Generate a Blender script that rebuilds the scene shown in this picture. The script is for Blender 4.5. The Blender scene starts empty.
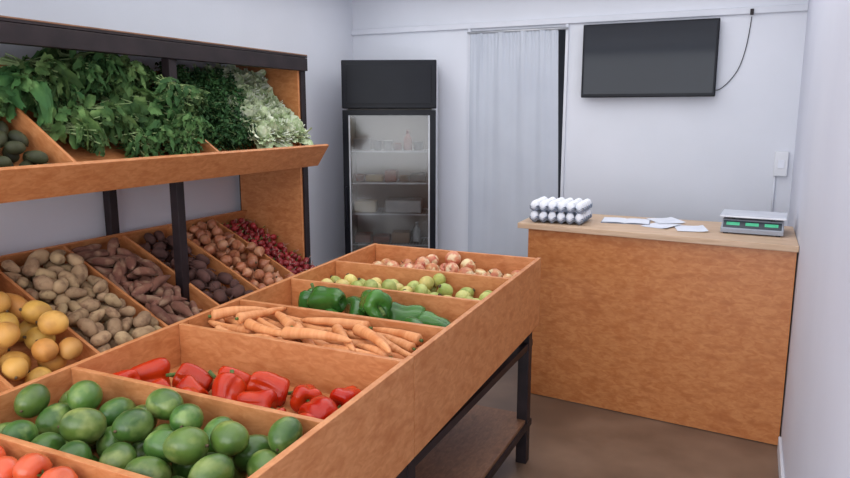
import bpy, bmesh, math, random
import numpy as np
from mathutils import Vector, Matrix, Euler, noise
random.seed(7)
rng = random.Random(11)
SC = bpy.context.scene
COL = SC.collection
try:
    SC.view_settings.view_transform = 'Standard'
except Exception:
    pass

# ---------------------------------------------------------------- materials
def lin(c):
    out = []
    for v in c:
        v = v / 255.0
        out.append(v / 12.92 if v <= 0.04045 else ((v + 0.055) / 1.055) ** 2.4)
    return (out[0], out[1], out[2], 1.0)

MATS = {}
def mat(name, c1, c2=None, scale=8.0, rough=0.6, stretch=(1, 1, 1), var=0.0, bump=0.0,
        metal=0.0, detail=4.0, lo=0.35, hi=0.65, c3=None, scale3=3.0, spec=0.5, bscale=None, emit=0.0, distort=0.0, lo3=0.5, hi3=0.68, hue=0.0):
    if name in MATS:
        return MATS[name]
    m = bpy.data.materials.new(name)
    m.use_nodes = True
    nt = m.node_tree
    N, L = nt.nodes, nt.links
    b = N['Principled BSDF']
    b.inputs['Roughness'].default_value = rough
    b.inputs['Metallic'].default_value = metal
    b.inputs['Specular IOR Level'].default_value = spec
    if c2 is None:
        c2 = tuple(v * 0.9 for v in c1)
    tc = N.new('ShaderNodeTexCoord')
    mp = N.new('ShaderNodeMapping')
    mp.inputs['Scale'].default_value = stretch
    oi = N.new('ShaderNodeObjectInfo')
    mul = N.new('ShaderNodeVectorMath'); mul.operation = 'SCALE'
    comb = N.new('ShaderNodeCombineXYZ')
    for i in range(3):
        L.new(oi.outputs['Random'], comb.inputs[i])
    L.new(comb.outputs[0], mul.inputs[0]); mul.inputs['Scale'].default_value = 17.0
    add = N.new('ShaderNodeVectorMath')
    L.new(tc.outputs['Object'], mp.inputs['Vector'])
    L.new(mp.outputs[0], add.inputs[0]); L.new(mul.outputs[0], add.inputs[1])
    nz = N.new('ShaderNodeTexNoise')
    nz.inputs['Scale'].default_value = scale
    nz.inputs['Detail'].default_value = detail
    nz.inputs['Distortion'].default_value = distort
    L.new(add.outputs[0], nz.inputs['Vector'])
    cr = N.new('ShaderNodeValToRGB')
    cr.color_ramp.elements[0].position = lo; cr.color_ramp.elements[0].color = lin(c1)
    cr.color_ramp.elements[1].position = hi; cr.color_ramp.elements[1].color = lin(c2)
    L.new(nz.outputs['Fac'], cr.inputs['Fac'])
    colout = cr.outputs['Color']
    if c3 is not None:
        n3 = N.new('ShaderNodeTexNoise'); n3.inputs['Scale'].default_value = scale3
        n3.inputs['Detail'].default_value = 3.0
        L.new(add.outputs[0], n3.inputs['Vector'])
        r3 = N.new('ShaderNodeValToRGB')
        r3.color_ramp.elements[0].position = lo3; r3.color_ramp.elements[0].color = (0, 0, 0, 1)
        r3.color_ramp.elements[1].position = hi3; r3.color_ramp.elements[1].color = (1, 1, 1, 1)
        L.new(n3.outputs['Fac'], r3.inputs['Fac'])
        mx = N.new('ShaderNodeMixRGB')
        L.new(r3.outputs['Color'], mx.inputs['Fac'])
        L.new(colout, mx.inputs['Color1']); mx.inputs['Color2'].default_value = lin(c3)
        colout = mx.outputs['Color']
    if var > 0 or hue > 0:
        hs = N.new('ShaderNodeHueSaturation')
        mr = N.new('ShaderNodeMapRange')
        mr.inputs['To Min'].default_value = 1 - var; mr.inputs['To Max'].default_value = 1 + var
        L.new(oi.outputs['Random'], mr.inputs['Value'])
        L.new(mr.outputs[0], hs.inputs['Value'])
        if hue > 0:
            sc_ = N.new('ShaderNodeMath'); sc_.operation = 'MULTIPLY'; sc_.inputs[1].default_value = 7.31
            fx = N.new('ShaderNodeMath'); fx.operation = 'FRACT'
            mh = N.new('ShaderNodeMapRange'); mh.inputs['To Min'].default_value = .5 - hue; mh.inputs['To Max'].default_value = .5 + hue
            L.new(oi.outputs['Random'], sc_.inputs[0]); L.new(sc_.outputs[0], fx.inputs[0]); L.new(fx.outputs[0], mh.inputs['Value'])
            L.new(mh.outputs[0], hs.inputs['Hue'])
        L.new(colout, hs.inputs['Color'])
        colout = hs.outputs['Color']
    L.new(colout, b.inputs['Base Color'])
    if emit > 0:
        L.new(colout, b.inputs['Emission Color']); b.inputs['Emission Strength'].default_value = emit
    if bump > 0:
        bp = N.new('ShaderNodeBump'); bp.inputs['Strength'].default_value = bump
        bp.inputs['Distance'].default_value = 0.01
        if bscale:
            nb = N.new('ShaderNodeTexNoise'); nb.inputs['Scale'].default_value = bscale
            nb.inputs['Detail'].default_value = 3
            L.new(add.outputs[0], nb.inputs['Vector'])
            L.new(nb.outputs['Fac'], bp.inputs['Height'])
        else:
            L.new(nz.outputs['Fac'], bp.inputs['Height'])
        L.new(bp.outputs[0], b.inputs['Normal'])
    MATS[name] = m
    return m

def plywood(name, axis, c1=(188, 118, 68), c2=(206, 140, 90), c3=(176, 104, 56), rough=.46, scale=56, s3=30):
    st = {'x': (0.45, 1.2, 1.0), 'y': (1.2, 0.45, 1.0), 'z': (1.5, 1.5, 0.35)}[axis]
    return mat(name, c1, c2, scale=scale, rough=rough, stretch=st, var=0.03, c3=c3, scale3=s3, detail=10, lo=0.34, hi=0.66, distort=.9, bump=0.015, lo3=.5, hi3=.8)

PLY_X = plywood('plywood_x', 'x')
PLY_Y = plywood('plywood_y', 'y')
PLY_C = plywood('plywood_counter', 'x', (186, 112, 60), (204, 136, 82), (172, 98, 50), rough=.36, scale=50, s3=24)
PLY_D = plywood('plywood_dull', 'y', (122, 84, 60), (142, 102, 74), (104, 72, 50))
EDGE = mat('pale_ply_edge', (206, 176, 148), (192, 160, 130), scale=30, stretch=(0.2, 1, 3), rough=0.5)
WALL = mat('painted_wall', (211, 214, 222), (217, 219, 227), scale=1.5, rough=0.75, bump=0.05, bscale=90, spec=0.2)
WALLR = mat('painted_wall_side', (206, 208, 221), (212, 214, 226), scale=1.2, rough=0.6, bump=0.04, bscale=60, spec=0.3)
CEIL = mat('painted_ceiling', (228, 230, 234), (234, 236, 240), scale=2, rough=0.8)
FLOOR = mat('floor_concrete', (110, 88, 72), (130, 106, 88), scale=3.5, rough=0.36, bump=0.04, detail=8, c3=(98, 78, 64), scale3=1.6)
TRIM = mat('painted_trim', (213, 215, 223), (205, 208, 217), scale=4, rough=0.6)
STEEL = mat('dark_painted_steel', (30, 22, 25), (42, 32, 35), scale=12, rough=0.5, spec=.3)
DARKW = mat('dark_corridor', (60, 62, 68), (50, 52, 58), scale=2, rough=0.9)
BLACK = mat('black_plastic', (16, 18, 26), (20, 22, 30), scale=6, rough=0.3, spec=.15)
SCREEN = mat('tv_screen', (15, 20, 32), (18, 24, 36), scale=2, rough=0.08, spec=.24)
FABRIC = mat('curtain_fabric', (190, 195, 205), (184, 189, 200), scale=3, rough=0.95, spec=0.05)
WHITEM = mat('white_enamel', (220, 221, 226), (214, 216, 222), scale=3, rough=0.4)
LINER = mat('fridge_liner', (156, 150, 144), (136, 131, 126), scale=3, rough=0.6)
CHROME = mat('chrome_wire', (190, 192, 196), (170, 172, 178), scale=10, rough=0.35, metal=0.4)
PAPER = mat('paper', (226, 229, 238), (216, 220, 232), scale=6, rough=0.8)
INK = mat('grey_cover', (150, 156, 172), (138, 144, 160), scale=6, rough=0.6)
GREENLED = mat('green_display', (70, 180, 135), (50, 155, 112), scale=40, rough=0.4, emit=0.3)
EGGM = mat('egg_shell', (236, 237, 242), (230, 232, 238), scale=20, rough=0.8, var=0.02, spec=.1)
TRAYM = mat('pulp_tray', (158, 168, 186), (144, 155, 174), scale=60, rough=0.95, bump=0.1, var=0.1, spec=.05)
TAN = mat('cardboard', (160, 140, 110), (146, 126, 96), scale=10, rough=0.8)

gl = bpy.data.materials.new('door_glass'); gl.use_nodes = True
nt = gl.node_tree; nt.nodes.clear()
o = nt.nodes.new('ShaderNodeOutputMaterial'); t = nt.nodes.new('ShaderNodeBsdfTransparent')
g = nt.nodes.new('ShaderNodeBsdfGlossy'); g.inputs['Roughness'].default_value = 0.12
fr = nt.nodes.new('ShaderNodeFresnel'); fr.inputs['IOR'].default_value = 1.6
t.inputs['Color'].default_value = (0.80, 0.80, 0.80, 1)
ms = nt.nodes.new('ShaderNodeMixShader')
nt.links.new(fr.outputs[0], ms.inputs[0]); nt.links.new(t.outputs[0], ms.inputs[1]); nt.links.new(g.outputs[0], ms.inputs[2])
nt.links.new(ms.outputs[0], o.inputs['Surface'])
GLASS = gl

# ---------------------------------------------------------------- helpers
def mesh(name, verts, faces, m=None, smooth=False):
    me = bpy.data.meshes.new(name)
    me.from_pydata([tuple(v) for v in verts], [], faces)
    me.update()
    if m: me.materials.append(m)
    if smooth:
        me.polygons.foreach_set('use_smooth', [True] * len(me.polygons))
    return me

def link(ob):
    COL.objects.link(ob); return ob

def top(name, label, cat, me=None, loc=(0, 0, 0), group=None):
    ob = bpy.data.objects.new(name, me)
    ob.location = loc
    if label: ob['label'] = label
    if cat: ob['category'] = cat
    if group: ob['group'] = group
    return link(ob)

def child(ob, parent, world=False):
    ob.parent = parent
    if world:
        ob.matrix_parent_inverse = Matrix.Translation(-Vector(parent.location))
    return ob

def boxmesh(name, dx, dy, dz, m, bevel=0.0, zfun=None, org=None):
    bm = bmesh.new()
    bmesh.ops.create_cube(bm, size=1.0)
    for v in bm.verts:
        v.co = Vector((v.co.x * dx, v.co.y * dy, v.co.z * dz))
    if zfun:
        for v in bm.verts:
            v.co.z += zfun(v.co.y)
    if bevel > 0:
        bmesh.ops.bevel(bm, geom=list(bm.edges), offset=bevel, segments=2, affect='EDGES', profile=0.5)
    me = bpy.data.meshes.new(name); bm.to_mesh(me); bm.free()
    me.materials.append(m)
    return me

def box(name, x0, x1, y0, y1, z0, z1, m, bevel=0.0, parent=None, local=False, slope=0.0):
    zf = (lambda y: slope * y) if slope else None
    me = boxmesh(name, x1 - x0, y1 - y0, z1 - z0, m, bevel, zf)
    ob = bpy.data.objects.new(name, me)
    ob.location = ((x0 + x1) / 2, (y0 + y1) / 2, (z0 + z1) / 2)
    link(ob)
    if parent is not None:
        child(ob, parent, world=not local)
    return ob

def prism(name, poly, z0, z1, m, parent=None, bevel=.002):
    cx = sum(p[0] for p in poly) / len(poly); cy = sum(p[1] for p in poly) / len(poly); cz = (z0 + z1) / 2
    n = len(poly)
    bm = bmesh.new()
    lo_ = [bm.verts.new((p[0] - cx, p[1] - cy, z0 - cz)) for p in poly]
    hi_ = [bm.verts.new((p[0] - cx, p[1] - cy, z1 - cz)) for p in poly]
    bm.faces.new(lo_[::-1]); bm.faces.new(hi_)
    for i in range(n):
        bm.faces.new((lo_[i], lo_[(i + 1) % n], hi_[(i + 1) % n], hi_[i]))
    bmesh.ops.bevel(bm, geom=list(bm.edges), offset=bevel, segments=2, affect='EDGES', profile=.5)
    me = bpy.data.meshes.new(name); bm.to_mesh(me); bm.free(); me.materials.append(m)
    ob = link(bpy.data.objects.new(name, me)); ob.location = (cx, cy, cz)
    if parent is not None: child(ob, parent, True)
    return ob

def struct(ob):
    ob['kind'] = 'structure'; return ob

def tube(name, pts, r, m, n=8):
    pts = [Vector(p) for p in pts]
    V = []; F = []
    for i, p in enumerate(pts):
        a = pts[max(i - 1, 0)]; b = pts[min(i + 1, len(pts) - 1)]
        d = (b - a).normalized()
        u = d.orthogonal().normalized() if i == 0 else (pu - d * pu.dot(d)).normalized()
        pu = u
        w = d.cross(u)
        for k in range(n):
            an = 2 * math.pi * k / n
            V.append(p + (u * math.cos(an) + w * math.sin(an)) * r)
    for i in range(len(pts) - 1):
        for k in range(n):
            F.append((i * n + k, i * n + (k + 1) % n, (i + 1) * n + (k + 1) % n, (i + 1) * n + k))
    F.append(tuple(range(n))[::-1]); F.append(tuple((len(pts) - 1) * n + k for k in range(n)))
    return mesh(name, V, F, m, True)

def lathe(name, prof, n, m, mod=None, bend=0.0, lump=0.0, seed=0, lscale=18.0, axis='x'):
    V = []; F = []
    L = prof[-1][0] - prof[0][0] or 1
    rings = []
    for (x, r) in prof:
        if r <= 1e-6:
            rings.append([len(V)]); V.append(Vector((x, 0, 0)))
        else:
            idx = []
            for k in range(n):
                a = 2 * math.pi * k / n
                rr = r * (mod(a, x) if mod else 1)
                idx.append(len(V)); V.append(Vector((x, rr * math.cos(a), rr * math.sin(a))))
            rings.append(idx)
    for a, b in zip(rings[:-1], rings[1:]):
        if len(a) == 1 and len(b) == 1: continue
        if len(a) == 1:
            for k in range(n): F.append((a[0], b[(k + 1) % n], b[k]))
        elif len(b) == 1:
            for k in range(n): F.append((a[k], a[(k + 1) % n], b[0]))
        else:
            for k in range(n): F.append((a[k], a[(k + 1) % n], b[(k + 1) % n], b[k]))
    off = Vector((seed * 3.7, seed * 1.9, seed * 5.1))
    for i, v in enumerate(V):
        if lump:
            nn = noise.noise(v * lscale + off)
            V[i] = v + v.normalized() * nn * lump
        if bend:
            V[i].y += bend * (1 - (2 * V[i].x / L) ** 2)
    if axis == 'z':
        V = [Vector((v.y, v.z, v.x)) for v in V]
    return mesh(name, V, F, m, True)

def ell(L, R, n=12, p=1.0, shift=0.0):
    pr = []
    for i in range(n + 1):
        t = math.pi * i / n
        s = max(math.sin(t), 0) ** p
        x = -L / 2 * math.cos(t)
        r = R * s * (1 + shift * x / (L / 2))
        pr.append((x, 0.0 if i in (0, n) else r))
    return pr

# ---------------------------------------------------------------- room
XL, XR, YB, YF, ZC = -2.85, 0.225, 4.8, -1.4, 2.5
struct(box('floor', XL - .1, XR + .1, YF, YB + 1.3, -0.1, 0, FLOOR))
struct(box('ceiling', XL - .1, XR + .1, YF, YB + 1.3, ZC, ZC + .1, CEIL))
struct(box('wall_left', XL - .1, XL, YF, YB + .1, 0, ZC, WALL))
struct(box('wall_right', XR, XR + .1, YF, YB + .1, 0, ZC, WALLR))
DX0, DX1, DZ = -1.875, -1.195, 2.17
def wall_open(name, x0, x1, z0, z1, hx0, hx1, hz, y, th, m):
    bm = bmesh.new()
    for (a, b, c, d) in ((x0, hx0, z0, z1), (hx1, x1, z0, z1), (hx0, hx1, hz, z1)):
        r = bmesh.ops.create_cube(bm, size=1.0)
        for v in r['verts']:
            v.co = Vector(((a + b) / 2 + v.co.x * (b - a), y + th / 2 + v.co.y * th, (c + d) / 2 + v.co.z * (d - c)))
    bmesh.ops.remove_doubles(bm, verts=bm.verts, dist=1e-5)
    me = bpy.data.meshes.new(name); bm.to_mesh(me); bm.free(); me.materials.append(m)
    return link(bpy.data.objects.new(name, me))
struct(wall_open('wall_back', XL, XR, 0, ZC, DX0, DX1, DZ, YB, .1, WALL))
struct(box('wall_corridor', XL, XR, YB + 1.2, YB + 1.3, 0, ZC, DARKW))
struct(box('trim_1', XL, XR, YB - .022, YB, 2.185, 2.225, TRIM, .004))
struct(box('trim_2', DX0 - .02, DX0, YB - .018, YB, 0, 2.185, TRIM, .003))
struct(box('trim_3', DX1, DX1 + .02, YB - .018, YB, 0, 2.185, TRIM, .003))
struct(box('baseboard_right', XR - .014, XR, YF, 3.56, 0, .075, TRIM, .003))
struct(box('baseboard_back', DX1 + .02, XR, YB - .014, YB, 0, .075, TRIM, .003))

# ---------------------------------------------------------------- curtain
def curtain():
    nx, nz = 180, 50
    x0, x1 = -1.872, -1.242
    folds = [(.04, .022, .012), (.13, .035, .016), (.22, .02, .007), (.36, .06, .021), (.50, .025, .008), (.61, .055, .020), (.72, .022, .007), (.82, .05, .018), (.96, .022, .010)]
    V = []; F = []
    for j in range(nz + 1):
        z = 0.04 + (2.15 - 0.04) * j / nz
        k = j / nz
        for i in range(nx + 1):
            s = i / nx
            x = x0 + (x1 + .07 * (1 - k) - x0) * s
            d = 0
            for q, (c0, wd, am) in enumerate(folds):
                c = c0 + .035 * math.sin(z * 1.1 + q * 2.6) * (1 - k)
                wq = wd * (1 + 1.2 * (1 - k) + .3 * math.sin(q * 3.1 + z))
                fade = .4 + .6 * math.sin(z * 1.5 + q * 1.7) ** 2
                d += am * fade * math.exp(-((s - c) / wq) ** 2)
            gather = .004 * math.sin(s * 150) * max(0, (k - .85) / .15)
            y = YB - 0.03 - d - gather
            V.append((x, y, z))
    for j in range(nz):
        for i in range(nx):
            a = j * (nx + 1) + i
            F.append((a, a + 1, a + nx + 2, a + nx + 1))
    return mesh('curtain', V, F, FABRIC, True)
cur = top('curtain', 'pale blue-grey fabric curtain hanging in soft folds across the doorway', 'curtain')
cm = child(link(bpy.data.objects.new('curtain_cloth', curtain())), cur)
cr_ = child(link(bpy.data.objects.new('curtain_rod', tube('curtain_rod', [(-1.89, YB - .035, 2.155), (-1.175, YB - .035, 2.155)], .008, CHROME))), cur)

# ---------------------------------------------------------------- television
tv = top('television', 'black flat-screen television mounted on the back wall, switched off', 'television', loc=(-.68, 4.76, 1.92))
box('tv_body', -1.065, -.24, 4.725, 4.76, 1.70, 2.165, BLACK, .006, tv)
box('tv_screen', -1.05, -.255, 4.7225, 4.7265, 1.722, 2.152, SCREEN, 0, tv)
box('wall_bracket', -.85, -.5, 4.758, 4.80, 1.8, 2.05, STEEL, .003, tv)
pts = [(-.25, 4.78, 1.74), (-.22, 4.79, 1.745), (-.17, 4.792, 1.79), (-.12, 4.793, 1.87), (-.09, 4.793, 1.98), (-.075, 4.793, 2.1), (-.07, 4.79, 2.17)]
def smoothpts(P, n=5):
    P = [Vector(p) for p in P]; out = []
    for i in range(len(P) - 1):
        p0 = P[max(i - 1, 0)]; p1 = P[i]; p2 = P[i + 1]; p3 = P[min(i + 2, len(P) - 1)]
        for k in range(n):
            t = k / n
            out.append(0.5 * ((2 * p1) + (-p0 + p2) * t + (2 * p0 - 5 * p1 + 4 * p2 - p3) * t * t + (-p0 + 3 * p1 - 3 * p2 + p3) * t ** 3))
    out.append(P[-1]); return out
top('power_cable', 'thin black cable running up the wall from the television', 'cable', tube('power_cable', smoothpts(pts), .0025, BLACK, 6))
top('cable_anchor', 'small dark bracket on the wall trim holding a cable', 'bracket', boxmesh('cable_anchor', .02, .02, .035, STEEL, .004), (-.07, 4.77, 2.195))
sw = top('wall_switch', 'white plastic electrical switch box on the wall', 'switch', loc=(.12, 4.8, 1.3))
box('switch_box', .12, .195, 4.772, 4.80, 1.22, 1.37, WHITEM, .005, sw)
box('switch_rocker', .14, .175, 4.768, 4.774, 1.27, 1.32, PAPER, .002, sw)
child(link(bpy.data.objects.new('conduit', tube('conduit', [(.13, 4.788, 1.23), (.13, 4.788, .9)], .006, TRIM))), sw, True)

# ---------------------------------------------------------------- fridge
FA = math.radians(22)
FM = Matrix.Translation((-2.55, 4.14, 0)) @ Matrix.Rotation(FA, 4, 'Z')
fr_ = top('display_fridge', 'tall upright drinks fridge with black frame and glass door', 'fridge')
fr_.matrix_world = FM
W, D, H = .635, .42, 1.95
body_parts = [('side_panel', 0, .03, .05, D, .05, H - .01, WHITEM), ('side_panel', W - .03, W, .05, D, .05, H - .01, WHITEM),
              ('back_panel', .03, W - .03, D - .03, D, .05, H - .01, LINER), ('top_panel', .03, W - .03, .05, D - .03, H - .05, H - .01, WHITEM),
              ('base', 0, W, .02, D, 0.0, .17, BLACK), ('header', -.003, W + .003, 0, .06, 1.63, H, BLACK),
              ('header_ceiling', .03, W - .03, .06, D - .03, 1.60, 1.64, LINER)]
for nme, a, b, c, d, e, f, m in body_parts:
    box(nme, a, b, c, d, e, f, m, .006, fr_, local=True)
box('header_sign', .03, W - .03, -.004, 0.002, 1.66, 1.92, BLACK, .002, fr_, local=True)
box('side_liner', .031, .034, .06, D - .04, .18, 1.6, LINER, 0, fr_, local=True)
box('side_liner', W - .034, W - .031, .06, D - .04, .18, 1.6, LINER, 0, fr_, local=True)
door = box('door', 0, .045, 0, .045, .18, 1.62, BLACK, .005, fr_, local=True)
bm = bmesh.new()
for (a, b, e, f) in ((0, .04, .18, 1.62), (W - .04, W, .18, 1.62), (.04, W - .04, .18, .25), (.04, W - .04, 1.585, 1.62)):
    r = bmesh.ops.create_cube(bm, size=1.0)
    for v in r['verts']:
        v.co = Vector(((a + b) / 2 + v.co.x * (b - a), .0225 + v.co.y * .045, (e + f) / 2 + v.co.z * (f - e)))
me = bpy.data.meshes.new('door'); bm.to_mesh(me); bm.free(); me.materials.append(BLACK)
door.data = me; door.location = (0, 0, 0)
def inner(nm, a, b, c, d, e, f, m, par, bev=0):
    ob = box(nm, a, b, c, d, e, f, m, bev); ob.parent = par; return ob
inner('glass_pane', .04, W - .04, .018, .024, .25, 1.585, GLASS, door)
inner('frame_strip', .04, .05, .006, .012, .25, 1.585, CHROME, door)
inner('frame_strip', W - .05, W - .04, .006, .012, .25, 1.585, CHROME, door)
inner('handle', .012, .03, -.035, -.0, .8, 1.1, BLACK, door, .005)
def wire_shelf(z):
    bm = bmesh.new()
    def bar(a, b, c, d, e, f):
        r = bmesh.ops.create_cube(bm, size=1.0)
        for v in r['verts']:
            v.co = Vector(((a + b) / 2 + v.co.x * (b - a), (c + d) / 2 + v.co.y * (d - c), (e + f) / 2 + v.co.z * (f - e)))
    bar(.036, W - .036, .08, .088, z - .009, z); bar(.036, W - .036, D - .05, D - .042, z - .006, z)
    for i in range(24):
        x = .05 + (W - .1) * i / 23
        bar(x - .0015, x + .0015, .08, D - .045, z - .004, z - .001)
    me = bpy.data.meshes.new('wire_shelf'); bm.to_mesh(me); bm.free(); me.materials.append(CHROME)
    ob = link(bpy.data.objects.new('wire_shelf', me)); ob.parent = fr_
SHZ = [.42, .68, .90, 1.12, 1.34]
for z in SHZ: wire_shelf(z)
TUBM = [mat('tub_white', (196, 198, 200), rough=0.5), mat('tub_grey', (134, 134, 136), rough=0.5), mat('tub_cream', (190, 172, 130), rough=0.5), mat('tub_dark', (84, 76, 74), rough=0.5), mat('tub_brown', (146, 112, 84), rough=.6), mat('tub_red', (150, 92, 78), rough=.6)]
def fobj(name, me, x, y, z, label, cat):
    ob = top(name, label, cat, me)
    ob.matrix_world = FM @ Matrix.Translation((x, y, z))
    return ob
def tub(r, h, m):
    return lathe('food_tub', [(0, 0), (0, r * .85), (h * .9, r), (h * .9, r * 1.06), (h, r * 1.06), (h, 0)], 20, m, axis='z')
def bottle(r, h, m):
    return lathe('bottle', [(0, 0), (0, r * .95), (h * .05, r), (h * .55, r), (h * .65, r * .85), (h * .75, r * .5), (h * .8, r * .38), (h * .93, r * .36), (h * .93, r * .42), (h, r * .42), (h, 0)], 16, m, axis='z')
fr_items = random.Random(27)
for si, z in enumerate(SHZ):
    x = .05
    if si == 2:
        fobj('egg_box', boxmesh('egg_box', .26, .2, .09, TUBM[0], .012), .40, .2, z + .047, 'large white plastic tray on a fridge shelf', 'tray')
    while x < (W - .11 if si != 2 else .17):
        k = fr_items.random()
        m = fr_items.choice(TUBM)
        if k < .5:
            r = fr_items.uniform(.028, .042)
            fobj('food_tub', tub(r, fr_items.uniform(.04, .08), m), x + r, .2, z, 'round plastic food tub standing on a fridge shelf', 'tub'); x += 2 * r + .01
        elif k < .56:
            r = .03
            fobj('bottle', bottle(r, .14, m), x + r, .22, z, 'plastic drink bottle standing on a fridge shelf', 'bottle'); x += 2 * r + .012
        else:
            w = fr_items.uniform(.08, .16); w = min(w, (W - .045 if si != 2 else .26) - x)
            hgt = fr_items.uniform(.04, .09)
            fobj('food_carton', boxmesh('food_carton', w, .14, hgt, m, .008), x + w / 2, .2, z + hgt / 2 + .001, 'flat rectangular food carton on a fridge shelf', 'carton'); x += w + .015
fobj('wrapped_tray', boxmesh('wrapped_tray', .5, .2, .12, TAN, .015), W / 2, .25, .17 + .07, 'tan cardboard tray at the bottom of the fridge', 'tray')
fl = bpy.data.lights.new('fridge_fill', 'AREA'); fl.shape = 'RECTANGLE'; fl.size = .5; fl.size_y = .16; fl.energy = .4; fl.color = (1, .93, .84)  # fill added to brighten the fridge interior, not a fitted lamp
flo = bpy.data.objects.new('fridge_fill', fl); link(flo)
flo.matrix_world = FM @ Matrix.Translation((W / 2, .16, 1.59))

# ---------------------------------------------------------------- counter
co = top('service_counter', 'orange stained plywood counter with a pale wooden top', 'counter', loc=(-.43, 3.95, 0))
CX0, CX1 = -1.105, .218
CYL, CYR = 3.735, 3.61
prism('front_panel', [(CX0, CYL), (CX1, CYR), (CX1, CYR + .018), (CX0, CYL + .018)], .004, .968, PLY_C, co, .001)
box('side_panel', CX0, CX0 + .018, CYL + .02, 4.16, 0.004, .968, PLY_C, .001, co)
box('side_panel', CX1 - .018, CX1, CYR + .022, 4.16, 0.004, .968, PLY_C, .001, co)
box('inner_shelf', CX0 + .02, CX1 - .02, 3.76, 4.14, .45, .468, PLY_D, .001, co)
prism('counter_top', [(-1.16, CYL - .03), (XR - .002, CYR - .035), (XR - .002, 4.2), (-1.16, 4.24)], .97, 1.0, EDGE, co, .003)

# scale
sx = .02; sy = 3.80
scl = top('weighing_scale', 'electronic price scale with steel plate and green displays on the counter', 'scale', loc=(sx, sy, 1.0))
scl.rotation_euler = (0, 0, -.05)
scl.scale = (.92, .92, .92)
def sbox(nm, a, b, c, d, e, f, m, bev=.003, par=None):
    ob = box(nm, a, b, c, d, e, f, m, bev); ob.parent = scl; return ob
SCP = mat('scale_plastic', (140, 145, 156), (152, 157, 168), rough=.4)
SCD = mat('scale_display_panel', (36, 46, 56), (44, 54, 64), rough=.3)
def scale_body():
    V = [(-.155, 0, .008), (.155, 0, .008), (.155, .27, .008), (-.155, .27, .008),
         (-.155, .0, .028), (.155, .0, .028), (.15, .045, .075), (-.15, .045, .075), (.15, .27, .075), (-.15, .27, .075)]
    F = [(3, 2, 1, 0), (0, 1, 5, 4), (4, 5, 6, 7), (7, 6, 8, 9), (3, 9, 8, 2), (0, 4, 7, 9, 3), (1, 2, 8, 6, 5)]
    return mesh('scale_body', V, F, SCP)
b_ = link(bpy.data.objects.new('scale_body', scale_body())); b_.parent = scl
sbox('weighing_plate', -.165, .165, .02, .28, .088, .1, mat('steel_plate', (215, 218, 226), (200, 204, 214), metal=.2, rough=.35))
for px in (-.1, .1):
    for py in (.08, .22):
        sbox('plate_support', px - .01, px + .01, py - .01, py + .01, .074, .09, STEEL, .001)
for px in (-.13, .13):
    for py in (.03, .24):
        sbox('foot', px - .012, px + .012, py - .012, py + .012, 0, .009, BLACK, .001)
ang = math.atan2(.047, .045)
pn = link(bpy.data.objects.new('display_panel', boxmesh('display_panel', .29, .046, .003, SCD, .001)))
pn.parent = scl; pn.location = (0, .0218, .0525); pn.rotation_euler = (ang, 0, 0)
for i, cx in enumerate((-.095, 0, .095)):
    ob = link(bpy.data.objects.new('display_window', boxmesh('display_window', .066, .02, .003, GREENLED, .001)))
    ob.parent = pn; ob.location = (cx, .002, .0015)

# papers
nb = top('notebook', 'thin open notebook with white pages lying on the counter', 'notebook', loc=(-.62, 4.0, 1.0))
def page(w, d, curl, seed):
    V = []; F = []; n = 10
    for j in range(5):
        for i in range(n + 1):
            s = i / n
            V.append((w * s, -d / 2 + d * j / 4, .004 + .004 * math.sin(math.pi * s ** .7) + curl * s ** 3))
    for j in range(4):
        for i in range(n):
            a = j * (n + 1) + i; F.append((a, a + 1, a + n + 2, a + n + 1))
    return mesh('page_block', V, F, PAPER, True)
for sgn, c in ((1, .001), (-1, .003)):
    ob = link(bpy.data.objects.new('page_block', page(.125, .18, c, 1))); ob.parent = nb; ob.scale = (sgn, 1, 1)
ob = link(bpy.data.objects.new('cover', boxmesh('cover', .26, .185, .003, INK, .001))); ob.parent = nb; ob.location = (0, 0, .002)
nb.rotation_euler = (0, 0, .1)
for i, (x, y, rz, lab) in enumerate(((-.42, 3.93, -.35, 'loose white paper sheet lying on the counter'), (-.27, 3.88, .2, 'loose white paper sheet with curled edge near the scale'), (-.42, 4.10, .5, 'loose white paper sheet lying behind the others on the counter'))):
    V = []; F = []
    for j in range(9):
        for k in range(7):
            u = k / 6; v = j / 8
            V.append(((u - .5) * .15, (v - .5) * .20, .0015 + .0015 * i + .006 * (max(0, u - .7) / .3) ** 2))
    for j in range(8):
        for k in range(6):
            a = j * 7 + k; F.append((a, a + 1, a + 8, a + 7))
    s_ = top('paper_sheet', lab, 'paper', mesh('paper_sheet', V, F, PAPER, True), (x, y, 1.0), 'paper sheets on the counter')
    s_.rotation_euler = (0, 0, rz)

# eggs
def tray_mesh():
    V = []; F = []; n = 72; m_ = 60
    p = .05
    for j in range(m_ + 1):
        for i in range(n + 1):
            x = -.15 + .3 * i / n; y = -.125 + .25 * j / m_
            cx = math.cos(2 * math.pi * (x + .15 - .025) / p); cy = math.cos(2 * math.pi * (y + .125 - .025) / p)
            V.append((x, y, .015 - .0075 * (cx + cy)))
    for j in range(m_):
        for i in range(n):
            a = j * (n + 1) + i; F.append((a, a + 1, a + n + 2, a + n + 1))
    return mesh('egg_tray', V, F, TRAYM, True)
TM = tray_mesh()
EM = lathe('egg', ell(.054, .0232, 16, .85, -.06), 22, EGGM, axis='z')
ETX, ETY = -.955, 3.86
def tray_at(z, rot):
    ob = top('egg_tray', 'blue-grey moulded pulp egg tray stacked on the counter', 'egg tray', TM, (ETX, ETY, z), 'egg trays on the counter')
    ob.rotation_euler = (0, 0, rot)
    return Matrix.Translation((ETX, ETY, z)) @ Matrix.Rotation(rot, 4, 'Z')
zt = 1.001
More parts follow.
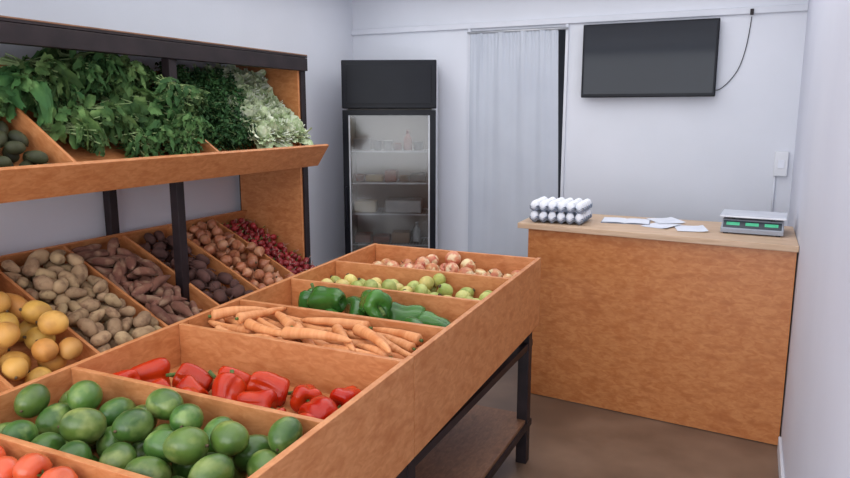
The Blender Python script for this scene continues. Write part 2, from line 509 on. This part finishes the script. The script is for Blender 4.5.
for lv in range(2):
    for k in range(2):
        M = tray_at(zt + .010 * k, .01 * k)
    for i in range(6):
        for j in range(5):
            if lv == 0 and not (j == 0 or i in (0, 5)): continue
            p = M @ Vector((-.125 + .05 * i, -.10 + .05 * j, .028))
            e = top('egg', 'white hen egg sitting in a pulp tray', 'egg', EM, p, 'white eggs in the stacked trays')
            e.rotation_euler = (rng.uniform(-.3, .3), rng.uniform(-.3, .3), rng.uniform(0, 6))
    zt += .058

# ---------------------------------------------------------------- produce table
dv = [.46, .914, 1.26, 1.665, 1.965, 2.285, 2.62, 2.99]
TX0, TX1 = -1.663, -.845
SL = .0294
rim = lambda y: .91 + SL * (y - 1.261)
tb = top('produce_table', 'long orange plywood display table divided into bins, steel legs', 'display table', loc=((TX0 + TX1) / 2, 1.7, 0))
def tboard(nm, x0, x1, y0, y1, dtop, dbot, m, bev=.0015):
    ym = (y0 + y1) / 2
    return box(nm, x0, x1, y0, y1, rim(ym) - dbot, rim(ym) - dtop, m, bev, tb, slope=SL)
tboard('side_board', TX0 - .018, TX0, .46, 1.70, 0, .30, PLY_Y)
tboard('side_board', TX0 - .018, TX0, 1.703, 3.008, 0, .30, PLY_Y)
tboard('side_board', TX1, TX1 + .018, .46, 1.70, 0, .31, PLY_Y)
tboard('side_board', TX1, TX1 + .018, 1.703, 3.008, 0, .31, PLY_Y)
for i, y in enumerate(dv):
    dep = .30 if i in (0, len(dv) - 1) else .2
    tboard('end_board' if i in (0, len(dv) - 1) else 'divider', TX0 + .001, TX1 - .001, y - .008, y + .008, .002 if i < 7 else 0, dep, PLY_X)
floor_drop = [.135, .165, .135, .115, .12, .10, .115]
BINZ = []
for i in range(7):
    y0, y1 = dv[i] + .009, dv[i + 1] - .009
    z = rim((y0 + y1) / 2) - floor_drop[i]
    BINZ.append(z)
    box('bin_floor', TX0 + .001, TX1 - .001, y0, y1, z - .012, z, PLY_X, 0, tb)
for x in (TX0 + .002, TX1 - .052):
    for y in (.52, 1.70, 2.92):
        box('leg', x, x + .05, y, y + .05, 0, rim(y) - .305, STEEL, .002, tb)
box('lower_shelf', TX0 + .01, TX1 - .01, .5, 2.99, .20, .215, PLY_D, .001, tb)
box('shelf_rail', TX1 - .012, TX1 + .0, .5, 2.99, .17, .20, STEEL, .001, tb)
box('shelf_rail', TX0, TX0 + .012, .5, 2.99, .17, .20, STEEL, .001, tb)
box('frame_rail', TX1 - .05, TX1 - .005, .5, 2.99, rim(1.7) - .37, rim(1.7) - .34, STEEL, .001, tb)

# ---------------------------------------------------------------- wall shelf unit
def frame_matrix(xf, zf, xb, zb):
    T = math.atan2(zb - zf, xf - xb)
    s, c = math.sin(T), math.cos(T)
    M = Matrix(((-c, 0, s, xf), (0, -1, 0, 0), (s, 0, c, zf), (0, 0, 0, 1)))
    return M, math.hypot(zb - zf, xf - xb)
UM, UL = frame_matrix(-2.25, 1.33, -2.80, 1.70)
LM, LL = frame_matrix(-2.18, .62, -2.80, .93)
SY0, SY1 = 1.05, 3.36
sh = top('display_shelf', 'two-tier tilted plywood vegetable shelf on dark steel frame', 'display shelf')
def mbox(nm, M, u0, u1, y0, y1, w0, w1, m, bev=.0015):
    me = boxmesh(nm, u1 - u0, y1 - y0, w1 - w0, m, bev)
    ob = link(bpy.data.objects.new(nm, me)); ob.parent = sh
    ob.matrix_local = M @ Matrix.Translation(((u0 + u1) / 2, -(y0 + y1) / 2, (w0 + w1) / 2))
    return ob
for M, Ln, divs, hh in ((UM, UL, [1.744, 2.49], .12), (LM, LL, [1.40, 1.75, 2.10, 2.43, 2.73, 3.05], .10)):
    mbox('tray_floor', M, 0, Ln, SY0, SY1, -.015, 0, PLY_Y)
    mbox('front_board', M, -.016, 0, SY0 - .01, SY1 + .015, -.02, hh, PLY_Y)
    mbox('back_board', M, Ln, Ln + .012, SY0, SY1, -.015, hh, PLY_Y)
    for y in divs:
        mbox('divider', M, 0.001, Ln - .001, y - .007, y + .007, 0.001, hh - .004, PLY_X)
for y in (SY0 - .055, 2.385, SY1 + .02):
    for x in (-2.395, -2.825):
        box('post', x, x + .045, y, y + .045, 0, 1.9, STEEL, .002, sh)
box('end_panel', -2.80, -2.36, SY1 + .001, SY1 + .018, .35, 1.88, PLY_X, .001, sh)
box('top_rail', -2.375, -2.33, SY0 - .05, SY1 + .06, 1.835, 1.905, STEEL, .002, sh)
box('top_board', -2.83, -2.33, SY0 - .05, SY1 + .06, 1.907, 1.917, STEEL, .001, sh)
box('top_strip', -2.345, -2.33, SY0 - .05, SY1 + .06, 1.918, 1.924, PLY_D, .001, sh)
box('bottom_rail', -2.375, -2.33, SY0 - .05, SY1 + .06, .40, .44, STEEL, .002, sh)
box('bottom_rail', -2.825, -2.78, SY0 - .05, SY1 + .06, .40, .44, STEEL, .002, sh)

# ---------------------------------------------------------------- produce packing
def rotm(yaw, pitch, roll):
    return Matrix.Rotation(yaw, 3, 'Z') @ Matrix.Rotation(pitch, 3, 'Y') @ Matrix.Rotation(roll, 3, 'X')

def place(tpl, M, loc, R):
    var = tpl['variants'][rng.randrange(len(tpl['variants']))]
    ob = bpy.data.objects.new(tpl['name'], var['mesh'])
    ob['label'] = var.get('label', tpl['label']); ob['category'] = tpl['cat']; ob['group'] = tpl['group']
    s = tpl.get('_s', 1.0)
    ob.matrix_world = M @ Matrix.Translation(loc) @ R.to_4x4() @ Matrix.Scale(s, 4)
    COL.objects.link(ob)
    for pn, pm in var['parts']:
        c = bpy.data.objects.new(pn, pm); c.parent = ob
        COL.objects.link(c)
    return ob

def pack(tpl, n, reg, M, floor=0.0, K=50, bias=None, placed=None, yawf=None, pit=.12, smin=.9, smax=1.08):
    u0, u1, v0, v1 = reg
    placed = placed if placed is not None else []
    for _ in range(n):
        s = rng.uniform(smin, smax)
        best = None
        P = np.array([q[0] for q in placed]) if placed else np.zeros((0, 3))
        Rr = np.array([q[1] for q in placed]) if placed else np.zeros(0)
        for _k in range(K):
            x = rng.uniform(u0, u1); y = rng.uniform(v0, v1)
            if tpl.get('round'):
                R = rotm(rng.uniform(0, 6.28), rng.uniform(-1.2, 1.2) - (math.pi / 2 if tpl.get('up') else 0), rng.uniform(0, 6.28))
            else:
                R = rotm(yawf() if yawf else rng.uniform(0, 6.28), rng.uniform(-pit, pit), rng.uniform(0, 6.28))
            z = -1; ok = True
            offs = []
            for (dx, r) in tpl['spheres']:
                o = R @ Vector((dx * s, 0, 0)); r = r * s
                cx, cy = x + o.x, y + o.y
                if cx - r < u0 or cx + r > u1 or cy - r < v0 or cy + r > v1:
                    ok = False; break
                offs.append((o, r))
                z = max(z, r - o.z + floor)
                if len(P):
                    d2 = (P[:, 0] - cx) ** 2 + (P[:, 1] - cy) ** 2
                    sr = (Rr + r) ** 2
                    mk = d2 < sr
                    if mk.any():
                        z = max(z, float((P[mk, 2] + np.sqrt(sr[mk] - d2[mk])).max()) - o.z)
            if not ok: continue
            cost = z + (bias(x, y) if bias else 0)
            if best is None or cost < best[0]:
                best = (cost, x, y, z, R, offs)
        if best is None: continue
        _, x, y, z, R, offs = best
        tpl['_s'] = s
        place(tpl, M, (x, y, z + .0005), R)
        for o, r in offs:
            placed.append(((x + o.x, y + o.y, z + o.z), r))
    return placed

GS = mat('green_stem', (92, 116, 50), (70, 92, 40), scale=60, rough=.7)
BS = mat('brown_stem', (96, 78, 52), (74, 58, 38), scale=60, rough=.8)

def stem(x0, L, r, m, bend=.3, name='stem'):
    return tube(name, [(x0, 0, 0), (x0 + L * .5, 0, L * bend * .3), (x0 + L, 0, L * bend)], r, m, 6)

def template(name, label, cat, group, variants, spheres, **kw):
    d = dict(name=name, label=label, cat=cat, group=group, variants=variants, spheres=spheres); d.update(kw); return d

AV = mat('green_fruit_skin', (58, 90, 38), (88, 120, 50), scale=14, rough=.32, var=.16, c3=(130, 148, 80), scale3=18, bump=.08, bscale=90, hue=.02)
v = []
for i in range(3):
    v.append(dict(mesh=lathe('avocado', ell(.098, .041, 16, .92, .06 * (i - 1)), 22, AV, lump=.004, seed=i + 1, lscale=16), parts=[('stem', stem(.047, .007, .0035, BS))]))
avocado = template('avocado', 'smooth mottled green avocado piled in a plywood bin', 'avocado', 'green avocados in the table bin', v, [(-.011, .040), (.011, .040)])
def pepper(L, R, m, seed, lobes=4):
    ph = seed * 1.3
    def mod(a, x):
        groove = abs(math.cos(lobes * a / 2 + ph)) ** .5
        return .80 + .22 * groove + .04 * math.cos(a * 2 + seed)
    pr = [(-.38 * L, 0), (-.44 * L, .28 * R), (-.5 * L, .55 * R), (-.47 * L, .74 * R), (-.36 * L, .86 * R), (-.2 * L, .92 * R), (-.05 * L, .95 * R), (.1 * L, 1.0 * R), (.24 * L, 1.05 * R), (.36 * L, 1.04 * R), (.45 * L, .88 * R), (.48 * L, .6 * R), (.43 * L, .34 * R), (.35 * L, .15 * R), (.34 * L, 0)]
    return lathe('bell_pepper', pr, 40, m, mod=mod, lump=.013, seed=seed, lscale=18, bend=.004 * (seed - 2))
RP = mat('red_pepper_skin', (172, 30, 8), (194, 58, 18), scale=8, rough=.2, var=.12, spec=.35)
GP = mat('green_pepper_skin', (42, 86, 34), (68, 116, 46), scale=8, rough=.22, var=.18, spec=.4)
red_pepper = template('red_bell_pepper', 'glossy red bell pepper with green stem in a plywood bin', 'bell pepper', 'red bell peppers in the table bin',
    [dict(mesh=pepper(.090 + .010 * i, .043, RP, i + 1, 3 + i % 2), parts=[('stem', stem(.029 + .0035 * i, .046, .006, GS, .5))]) for i in range(4)], [(-.014, .039), (.014, .042)])
green_pepper = template('green_bell_pepper', 'glossy dark green bell pepper with stem in a plywood bin', 'bell pepper', 'green bell peppers in the table bin',
    [dict(mesh=pepper(.12 + .012 * i, .049, GP, i + 1, 3 + i % 2), parts=[('stem', stem(.040 + .004 * i, .046, .0065, GS, .5))]) for i in range(4)], [(-.026, .043), (.02, .048)])
CA = mat('carrot_skin', (210, 138, 84), (220, 154, 102), scale=30, rough=.6, stretch=(3, .4, .4), var=.07, bump=.04, c3=(198, 122, 68), scale3=10)
def carrot(L, R, i):
    pr = [(-L / 2, 0), (-L / 2 + .006, .22 * R)]
    for k in range(1, 12):
        t = k / 12
        pr.append((-L / 2 + L * t, R * (.32 + .66 * t ** .7)))
    pr += [(L / 2 - .008, R * 1.0), (L / 2 - .002, R * .8), (L / 2, R * .35), (L / 2 - .002, 0)]
    return lathe('carrot', pr, 16, CA, lump=.0025, seed=i, lscale=20, bend=.008 * (i - 2))
carrot_t = template('carrot', 'unpeeled orange carrot lying in a heap', 'carrot', 'carrots in the table bin',
    [dict(mesh=carrot(.19 + .012 * i, .0195, i), parts=[('stem', stem(.094 + .006 * i, .01, .005, GS, .1))]) for i in range(4)],
    [(-.078, .009), (-.04, .0125), (0, .0155), (.04, .018), (.074, .019)])
GU = mat('guava_skin', (160, 170, 84), (190, 190, 114), scale=16, rough=.5, var=.14, c3=(138, 150, 70), scale3=20, hue=.02)
GY = mat('ripe_guava_skin', (204, 184, 100), (216, 200, 132), scale=16, rough=.5, var=.1, c3=(180, 176, 92), scale3=20, hue=.01)
gcal = lambda i: ('calyx', lathe('calyx', [(-.034 - .002 * i, 0), (-.037 - .002 * i, .006), (-.032 - .002 * i, .008), (-.030, 0)], 8, BS))
guava = template('guava', 'pale green guava in a plywood bin', 'guava', 'guavas in the table bin',
    [dict(mesh=lathe('guava', ell(.064 + .004 * i, .029, 12, .95, .12), 18, GU, lump=.002, seed=i), parts=[gcal(i)]) for i in range(2)] +
    [dict(mesh=lathe('guava', ell(.066, .030, 12, .95, .12), 18, GY, lump=.002, seed=4), parts=[gcal(0)], label='ripe pale yellow guava in a plywood bin')], [(0, .031)], round=True)
AP = mat('apple_skin', (176, 84, 58), (210, 152, 106), scale=24, rough=.45, var=.10, c3=(224, 200, 156), scale3=28, lo3=.48, hi3=.6, hue=.015)
def apple_prof(R):
    return [(-.80 * R, 0), (-.86 * R, .25 * R), (-.84 * R, .5 * R), (-.6 * R, .82 * R), (-.2 * R, .99 * R), (.2 * R, 1.02 * R), (.55 * R, .88 * R), (.8 * R, .58 * R), (.84 * R, .35 * R), (.76 * R, .15 * R), (.62 * R, 0)]
apple = template('apple', 'small red and cream apple in a plywood bin', 'apple', 'apples in the table bin',
    [dict(mesh=lathe('apple', apple_prof(.036), 20, AP, lump=.0015, seed=i), parts=[('stem', stem(.021, .02, .0016, BS, .2))]) for i in range(2)], [(0, .035)], round=True)
TO = mat('tomato_skin', (206, 78, 44), (216, 106, 62), scale=8, rough=.25, var=.1)
def calyx(R):
    V = [(R * .86, 0, 0)]; F = []
    for k in range(10):
        a = math.pi * k / 5; r = R * (.55 if k % 2 == 0 else .14)
        V.append((R * (.80 if k % 2 == 0 else .87), r * math.cos(a), r * math.sin(a)))
    for k in range(10): F.append((0, 1 + k, 1 + (k + 1) % 10))
    return mesh('calyx', V, F, GS)
tomato = template('tomato', 'orange-red tomato with green calyx in a plywood bin', 'tomato', 'tomatoes in the table bin',
    [dict(mesh=lathe('tomato', apple_prof(.036), 20, TO, mod=lambda a, x: 1 + .03 * math.cos(5 * a)), parts=[('calyx', calyx(.036))])], [(0, .036)], round=True)
PO = mat('potato_skin', (154, 126, 94), (178, 150, 114), scale=12, rough=.9, var=.16, c3=(128, 100, 74), scale3=25, bump=.15, bscale=80, hue=.008)
potato = template('potato', 'dusty tan potato piled in a tilted plywood bin', 'potato', 'potatoes on the lower shelf',
    [dict(mesh=lathe('potato', ell(.074 + .010 * i, .031, 12, .85), 16, PO, lump=.016, seed=i + 1, lscale=14), parts=[]) for i in range(5)], [(-.015, .026), (.015, .026)])
SPM = mat('sweet_potato_skin', (106, 66, 54), (134, 90, 72), scale=14, rough=.9, var=.2, c3=(156, 124, 100), scale3=18, bump=.2)
sweet = template('sweet_potato', 'long dirty reddish-brown sweet potato in a tilted bin', 'sweet potato', 'sweet potatoes on the lower shelf',
    [dict(mesh=lathe('sweet_potato', ell(.14 + .015 * i, .021, 14, 1.0, .2 * (i - 1)), 16, SPM, lump=.014, seed=i + 3, lscale=16, bend=.014 * (i - 1)), parts=[]) for i in range(4)], [(-.04, .014), (0, .020), (.04, .014)])
BEM = mat('beetroot_skin', (72, 46, 42), (98, 66, 58), scale=12, rough=.9, var=.2, bump=.2)
beet = template('beetroot', 'dark earthy beetroot in a tilted plywood bin', 'beetroot', 'beetroots on the lower shelf',
    [dict(mesh=lathe('beetroot', ell(.075, .029, 12, .9, -.1), 16, BEM, lump=.012, seed=i, lscale=16), parts=[('root', stem(-.04, -.035, .003, BEM, .2, 'root'))]) for i in range(3)], [(-.008, .028), (.008, .028)])
ONM = mat('onion_skin', (152, 88, 60), (180, 118, 84), scale=16, rough=.45, stretch=(.3, 1.5, 1.5), var=.18, c3=(196, 144, 108), scale3=10)
def onion_prof(R):
    return [(-.95 * R, 0), (-.9 * R, .2 * R), (-.7 * R, .65 * R), (-.3 * R, .96 * R), (.1 * R, R), (.5 * R, .8 * R), (.8 * R, .45 * R), (1.0 * R, .2 * R), (1.25 * R, .12 * R), (1.4 * R, 0)]
onion = template('onion', 'red-brown skinned onion in a tilted plywood bin', 'onion', 'onions on the lower shelf',
    [dict(mesh=lathe('onion', onion_prof(.030), 18, ONM, lump=.002, seed=2), parts=[('root_tuft', lathe('root_tuft', [(-.034, 0), (-.032, .006), (-.026, .005), (-.024, 0)], 7, BS))])], [(.004, .030)], round=True)
RAM = mat('radish_skin', (128, 28, 34), (158, 46, 48), scale=10, rough=.45, var=.25)
radish = template('radish', 'small dark red radish in a tilted plywood bin', 'radish', 'radishes on the lower shelf',
    [dict(mesh=lathe('radish', ell(.042, .017, 10, .9), 12, RAM), parts=[('root', stem(-.019, -.03, .0015, mat('radish_root', (190, 150, 140)), .3, 'root')), ('stem', stem(.019, .022, .0025, GS, .4))])], [(0, .018)], round=True)
SQM = mat('yellow_squash_skin', (200, 148, 66), (216, 170, 88), scale=8, rough=.55, var=.12, c3=(180, 130, 60), scale3=14, bump=.08, hue=.015)
squash = template('squash', 'dull yellow squash in a tilted plywood bin', 'squash', 'squashes on the lower shelf',
    [dict(mesh=lathe('squash', ell(.092, .045, 14, .9, 0), 20, SQM, lump=.008, seed=i, lscale=14), parts=[('stem', stem(.043, .014, .005, BS, .2))]) for i in range(2)] +
    [dict(mesh=lathe('squash', ell(.15, .036, 16, .85, -.25), 20, SQM, lump=.008, seed=5, lscale=14, bend=.01), parts=[('stem', stem(.072, .014, .005, BS, .2))], label='elongated dull yellow squash in a tilted plywood bin')], [(-.016, .042), (.016, .040)])
CUM = mat('dark_avocado_skin', (46, 48, 32), (70, 72, 46), scale=16, rough=.6, var=.25, bump=.2, spec=.3)
dark_av = template('dark_avocado', 'small dark knobbly avocado in the upper bin', 'avocado', 'dark avocados on the upper shelf',
    [dict(mesh=lathe('dark_avocado', ell(.07, .026, 12, .95, -.12), 16, CUM, lump=.004, seed=1), parts=[('stem', stem(.034, .006, .003, BS))])], [(-.009, .025), (.009, .024)])
CHM = mat('chili_skin', (176, 40, 24), (190, 56, 30), scale=6, rough=.25, var=.1)
chili = template('red_chili', 'long glossy red chili pepper on the upper shelf', 'chili pepper', 'red chilies on the upper shelf',
    [dict(mesh=lathe('red_chili', [(-.06, 0), (-.04, .006), (0, .010), (.04, .013), (.055, .011), (.058, 0)], 12, CHM, bend=.01), parts=[('stem', stem(.057, .02, .0025, GS, .4))])], [(-.03, .008), (0, .011), (.035, .013)])

def T(z): return Matrix.Translation((0, 0, z))
m_ = .012
def treg(i): return (TX0 + m_, TX1 - m_, dv[i] + .016, dv[i + 1] - .016)
pack(tomato, 66, treg(0), T(BINZ[0]), K=60, bias=lambda x, y: -.3 * (y - .7))
pack(avocado, 47, treg(1), T(BINZ[1]), K=140, pit=.3, smin=.85, smax=1.06)
pack(red_pepper, 16, treg(2), T(BINZ[2]), K=90, pit=.5, bias=lambda x, y: .10 * (y - 1.3))
pack(carrot_t, 72, treg(3), T(BINZ[3]), K=130, pit=.07, smin=.85, smax=1.12, yawf=lambda: rng.choice((0, math.pi)) + rng.gauss(-.4, .45))
green_pepper['_s'] = 1.0
place(green_pepper, T(BINZ[4]), (TX0 + .20, 2.13, .062), rotm(.8, -1.35, .4))
pack(green_pepper, 9, treg(4), T(BINZ[4]), K=60, pit=.4, smin=.85, smax=1.1, placed=[((TX0 + .20, 2.13, .05), .05), ((TX0 + .20, 2.13, .09), .05)])
pack(guava, 46, treg(5), T(BINZ[5]), K=50, bias=lambda x, y: .05 * abs(x + 1.2))
pack(apple, 44, treg(6), T(BINZ[6]), K=50, bias=lambda x, y: .05 * abs(x + 1.2))

def lreg(y0, y1, L): return (.008, L - .012, -y1 + .014, -y0 - .014)
pack(squash, 14, lreg(1.06, 1.39, LL), LM, K=60, pit=.2)
pack(squash, 26, lreg(1.40, 1.75, LL), LM, K=60, pit=.3)
pack(potato, 104, lreg(1.75, 2.10, LL), LM, K=50, pit=.3, smin=.7, smax=1.08)
pack(sweet, 78, lreg(2.10, 2.38, LL), LM, K=60, pit=.3)
pack(beet, 46, lreg(2.45, 2.73, LL), LM, K=50, pit=.2)
pack(onion, 76, lreg(2.73, 3.05, LL), LM, K=50)
pack(radish, 200, lreg(3.05, 3.36, LL), LM, K=30)
pl = pack(dark_av, 52, lreg(1.38, 1.74, UL * .8), UM, K=50, pit=.2)
ch_reg = (UL * .81, UL - .01, -1.74 + .02, -1.40)
pack(chili, 26, ch_reg, UM, K=40)

# ---------------------------------------------------------------- leafy greens
def leaf(V, F, base, R, L, Wd, droop, fold, ruf, nu=6, nv=4, seed=0):
    i0 = len(V)
    for i in range(nu + 1):
        s = i / nu
        w = Wd * (math.sin(math.pi * min(1, s * .86 + .10)) ** .5)
        for j in range(nv + 1):
            t = j / nv * 2 - 1
            p = Vector((L * s + L * .06 * (1 - abs(t)), w * t * .5 * (1 + .12 * math.sin(s * 17 + seed)), fold * abs(t) * w - droop * s * s * L + ruf * math.sin(s * 14 + seed + t * 5) * (.3 + .7 * abs(t))))
            q = base + R @ p
            q.z = max(q.z, -.02 + .004 * math.sin(seed + i))
            V.append(q)
    for i in range(nu):
        for j in range(nv):
            a = i0 + i * (nv + 1) + j
            F.append((a, a + 1, a + nv + 2, a + nv + 1))
def ribbon(V, F, pts, r):
    i0 = len(V)
    n = 4
    for k, p in enumerate(pts):
        for q in range(n):
            a = math.pi * 2 * q / n
            V.append(p + Vector((0, math.cos(a) * r, math.sin(a) * r)))
    for k in range(len(pts) - 1):
        for q in range(n):
            F.append((i0 + k * n + q, i0 + k * n + (q + 1) % n, i0 + (k + 1) * n + (q + 1) % n, i0 + (k + 1) * n + q))

def bunch(kind, seed):
    r = random.Random(seed)
    LV, LF, SV, SF = [], [], [], []
    if kind == 'spinach':
        for i in range(58):
            yaw = r.gauss(0, .34); el = r.uniform(-.05, .7)
            R = rotm(yaw, -el, r.uniform(-.7, .7))
            d = r.uniform(.06, .19)
            dirv = R @ Vector((1, 0, 0))
            b = Vector((0, r.uniform(-.02, .02), r.uniform(.0, .02)))
            e = b + dirv * d
            ribbon(SV, SF, [b - dirv * .07, b + dirv * d * .5 + Vector((0, 0, .006)), e], .0032)
            R2 = rotm(yaw + r.gauss(0, .6), -el + r.uniform(-.3, 1.3), r.uniform(-1.3, 1.3))
            k = .7 if seed % 2 else 1.1
            leaf(LV, LF, e, R2, r.uniform(.042, .085) * k, r.uniform(.028, .05) * k, r.uniform(.3, 1.4), r.uniform(-.4, .5), .009, 7, 4, seed=i)
    elif kind == 'parsley':
        for i in range(52):
            yaw = r.gauss(0, .45); el = r.uniform(0, .9)
            R = rotm(yaw, -el, 0)
            d = r.uniform(.08, .22)
            dirv = R @ Vector((1, 0, 0))
            b = Vector((0, r.uniform(-.015, .015), r.uniform(0, .015)))
            e = b + dirv * d + Vector((0, 0, -.04 * (d / .2) ** 2))
            ribbon(SV, SF, [b - dirv * .04, b + dirv * d * .5, e], .0018)
            for k in range(9):
                R2 = rotm(r.uniform(0, 6.28), r.uniform(-.9, .9), r.uniform(-1, 1))
                leaf(LV, LF, e + Vector((r.gauss(0, .014), r.gauss(0, .014), r.gauss(0, .012))), R2, r.uniform(.014, .025), r.uniform(.009, .016), .3, .25, .003, 3, 2, seed=k)
    else:
        for i in range(30):
            t = i / 30
            yaw = i * 2.4 + r.uniform(-.3, .3); el = .1 + 1.2 * (1 - t)
            R = rotm(yaw, -el, r.uniform(-.4, .4))
            b = Vector((0, 0, .01))
            leaf(LV, LF, b, R, r.uniform(.13, .19) * (.7 + .3 * t), r.uniform(.08, .13), r.uniform(-.3, .4), r.uniform(.05, .25), .009, 12, 8, seed=i)
        for i in range(26):
            yaw = r.uniform(0, 6.28); R = rotm(yaw, -r.uniform(.1, 1.1), 0); d = R @ Vector((1, 0, 0))
            ribbon(SV, SF, [Vector((0, 0, 0.005)), d * .06 + Vector((0, 0, .014)), d * r.uniform(.10, .15) + Vector((0, 0, .012))], .005)
    return LV, LF, SV, SF

SPL = mat('spinach_leaf', (50, 82, 44), (76, 108, 56), scale=12, rough=.7, var=.32, c3=(104, 134, 80), scale3=12, spec=.2, hue=.02)
PAL = mat('parsley_leaf', (34, 64, 36), (54, 90, 46), scale=14, rough=.7, var=.2, spec=.2)
LEL = mat('lettuce_leaf', (164, 184, 136), (200, 210, 174), scale=14, rough=.6, var=.12, c3=(222, 226, 204), scale3=12)
STM = mat('pale_green_stalk', (130, 156, 98), (156, 176, 120), scale=20, rough=.5)
STL = mat('white_lettuce_rib', (214, 220, 200), (224, 228, 212), scale=20, rough=.5)
def leafy(kind, seeds, lm, sm, nm):
    out = []
    for s in seeds:
        LV, LF, SV, SF = bunch(kind, s)
        out.append((mesh(nm + '_leaves', LV, LF, lm, True), mesh('stalks', SV, SF, sm, True)))
    return out
SPB = leafy('spinach', (1, 2, 3, 4), SPL, STM, 'spinach')
PAB = leafy('parsley', (5, 6, 7), PAL, STM, 'parsley')
LEB = leafy('lettuce', (8, 9, 10), LEL, STL, 'lettuce')
def put(nm, label, cat, group, B, u, y, w, yaw, pitch=0, s=1.0):
    ob = top(nm, label, cat, None, group=group)
    R = rotm(yaw, pitch, rng.uniform(-.2, .2)).to_4x4()
    ob.matrix_world = UM @ Matrix.Translation((u, -y, w)) @ R @ Matrix.Scale(s, 4)
    lv, st = rng.choice(B)
    a = bpy.data.objects.new('leaves', lv); a.parent = ob; COL.objects.link(a)
    b = bpy.data.objects.new('stalks', st); b.parent = ob; COL.objects.link(b)
for row, (u, w) in enumerate(((.24, .03), (.36, .06), (.47, .09), (.57, .10), (.56, .17))):
    for k in range(4):
        y = 1.86 + .15 * k + rng.uniform(-.04, .04) + .04 * (row % 2)
        put('spinach_bunch', 'bunch of dark green leafy spinach heaped on the upper shelf', 'spinach', 'spinach bunches on the upper shelf', SPB, u + rng.uniform(-.03, .03), y, w + rng.uniform(0, .04), math.pi + rng.gauss(0, 1.0), 0, rng.uniform(.85, 1.1))
for (u, y, w, yw) in ((.16, 2.32, .10, .5), (.20, 2.38, .17, -.2), (.25, 2.36, .23, .9), (.30, 2.36, .27, -.5)):
    put('spinach_bunch', 'bunch of dark green leafy spinach draped over the heap', 'spinach', 'spinach bunches on the upper shelf', SPB, u, y, w, math.pi + yw, .1, .72)
put('spinach_bunch', 'small leafy green bunch lying above the dark avocados', 'spinach', 'spinach bunches on the upper shelf', SPB, .42, 1.60, .09, math.pi + .2, 0, .65)
put('spinach_bunch', 'small leafy green bunch lying above the dark avocados', 'spinach', 'spinach bunches on the upper shelf', SPB, .50, 1.48, .09, math.pi - .5, 0, .65)
for row, (u, w) in enumerate(((.30, .02), (.40, .06), (.50, .09), (.56, .14))):
    for k in range(4):
        y = 2.56 + .11 * k + rng.uniform(-.02, .02)
        put('parsley_bunch', 'bunch of dark green parsley on the upper shelf', 'parsley', 'parsley bunches on the upper shelf', PAB, u, y, w, math.pi + rng.gauss(0, .4), 0)
for row, (u, w) in enumerate(((.145, .06), (.25, .07), (.36, .08), (.48, .10), (.54, .13))):
    for k in range(4):
        y = 2.94 + .103 * k + rng.uniform(-.015, .015)
        put('lettuce', 'pale green leafy lettuce head on the upper shelf', 'lettuce', 'lettuces on the upper shelf', LEB, u, y, w, rng.uniform(0, 6), rng.uniform(-.4, .1), .76)

# ---------------------------------------------------------------- lights
def area(name, loc, rot, sx_, sy_, e, c):
    l = bpy.data.lights.new(name, 'AREA'); l.shape = 'RECTANGLE'; l.size = sx_; l.size_y = sy_; l.energy = e; l.color = c
    ob = bpy.data.objects.new(name, l); ob.location = loc; ob.rotation_euler = rot; link(ob); return ob
area('ceiling_light', (-1.2, 0.9, 2.47), (0, 0, 0), 2.2, 2.6, 25, (.97, .985, 1))
area('ceiling_light', (-1.2, 3.4, 2.47), (0, 0, 0), 2.7, 2.2, 32, (.97, .985, 1))
area('daylight', (-1.3, -1.3, 1.3), (math.radians(90), 0, 0), 2.8, 2.3, 56, (.95, .97, 1))
w = bpy.data.worlds.new('World'); SC.world = w; w.use_nodes = True
w.node_tree.nodes['Background'].inputs[0].default_value = (.88, .92, 1, 1)
w.node_tree.nodes['Background'].inputs[1].default_value = 1.7

cam = bpy.data.cameras.new('Camera'); cam.sensor_width = 36; cam.lens = 700 / 850 * 36; cam.clip_start = .02
c = bpy.data.objects.new('Camera', cam); c.location = (0, 0, 1.6)
c.rotation_euler = (math.radians(90 - 10.2), 0, math.radians(25))
link(c); SC.camera = c
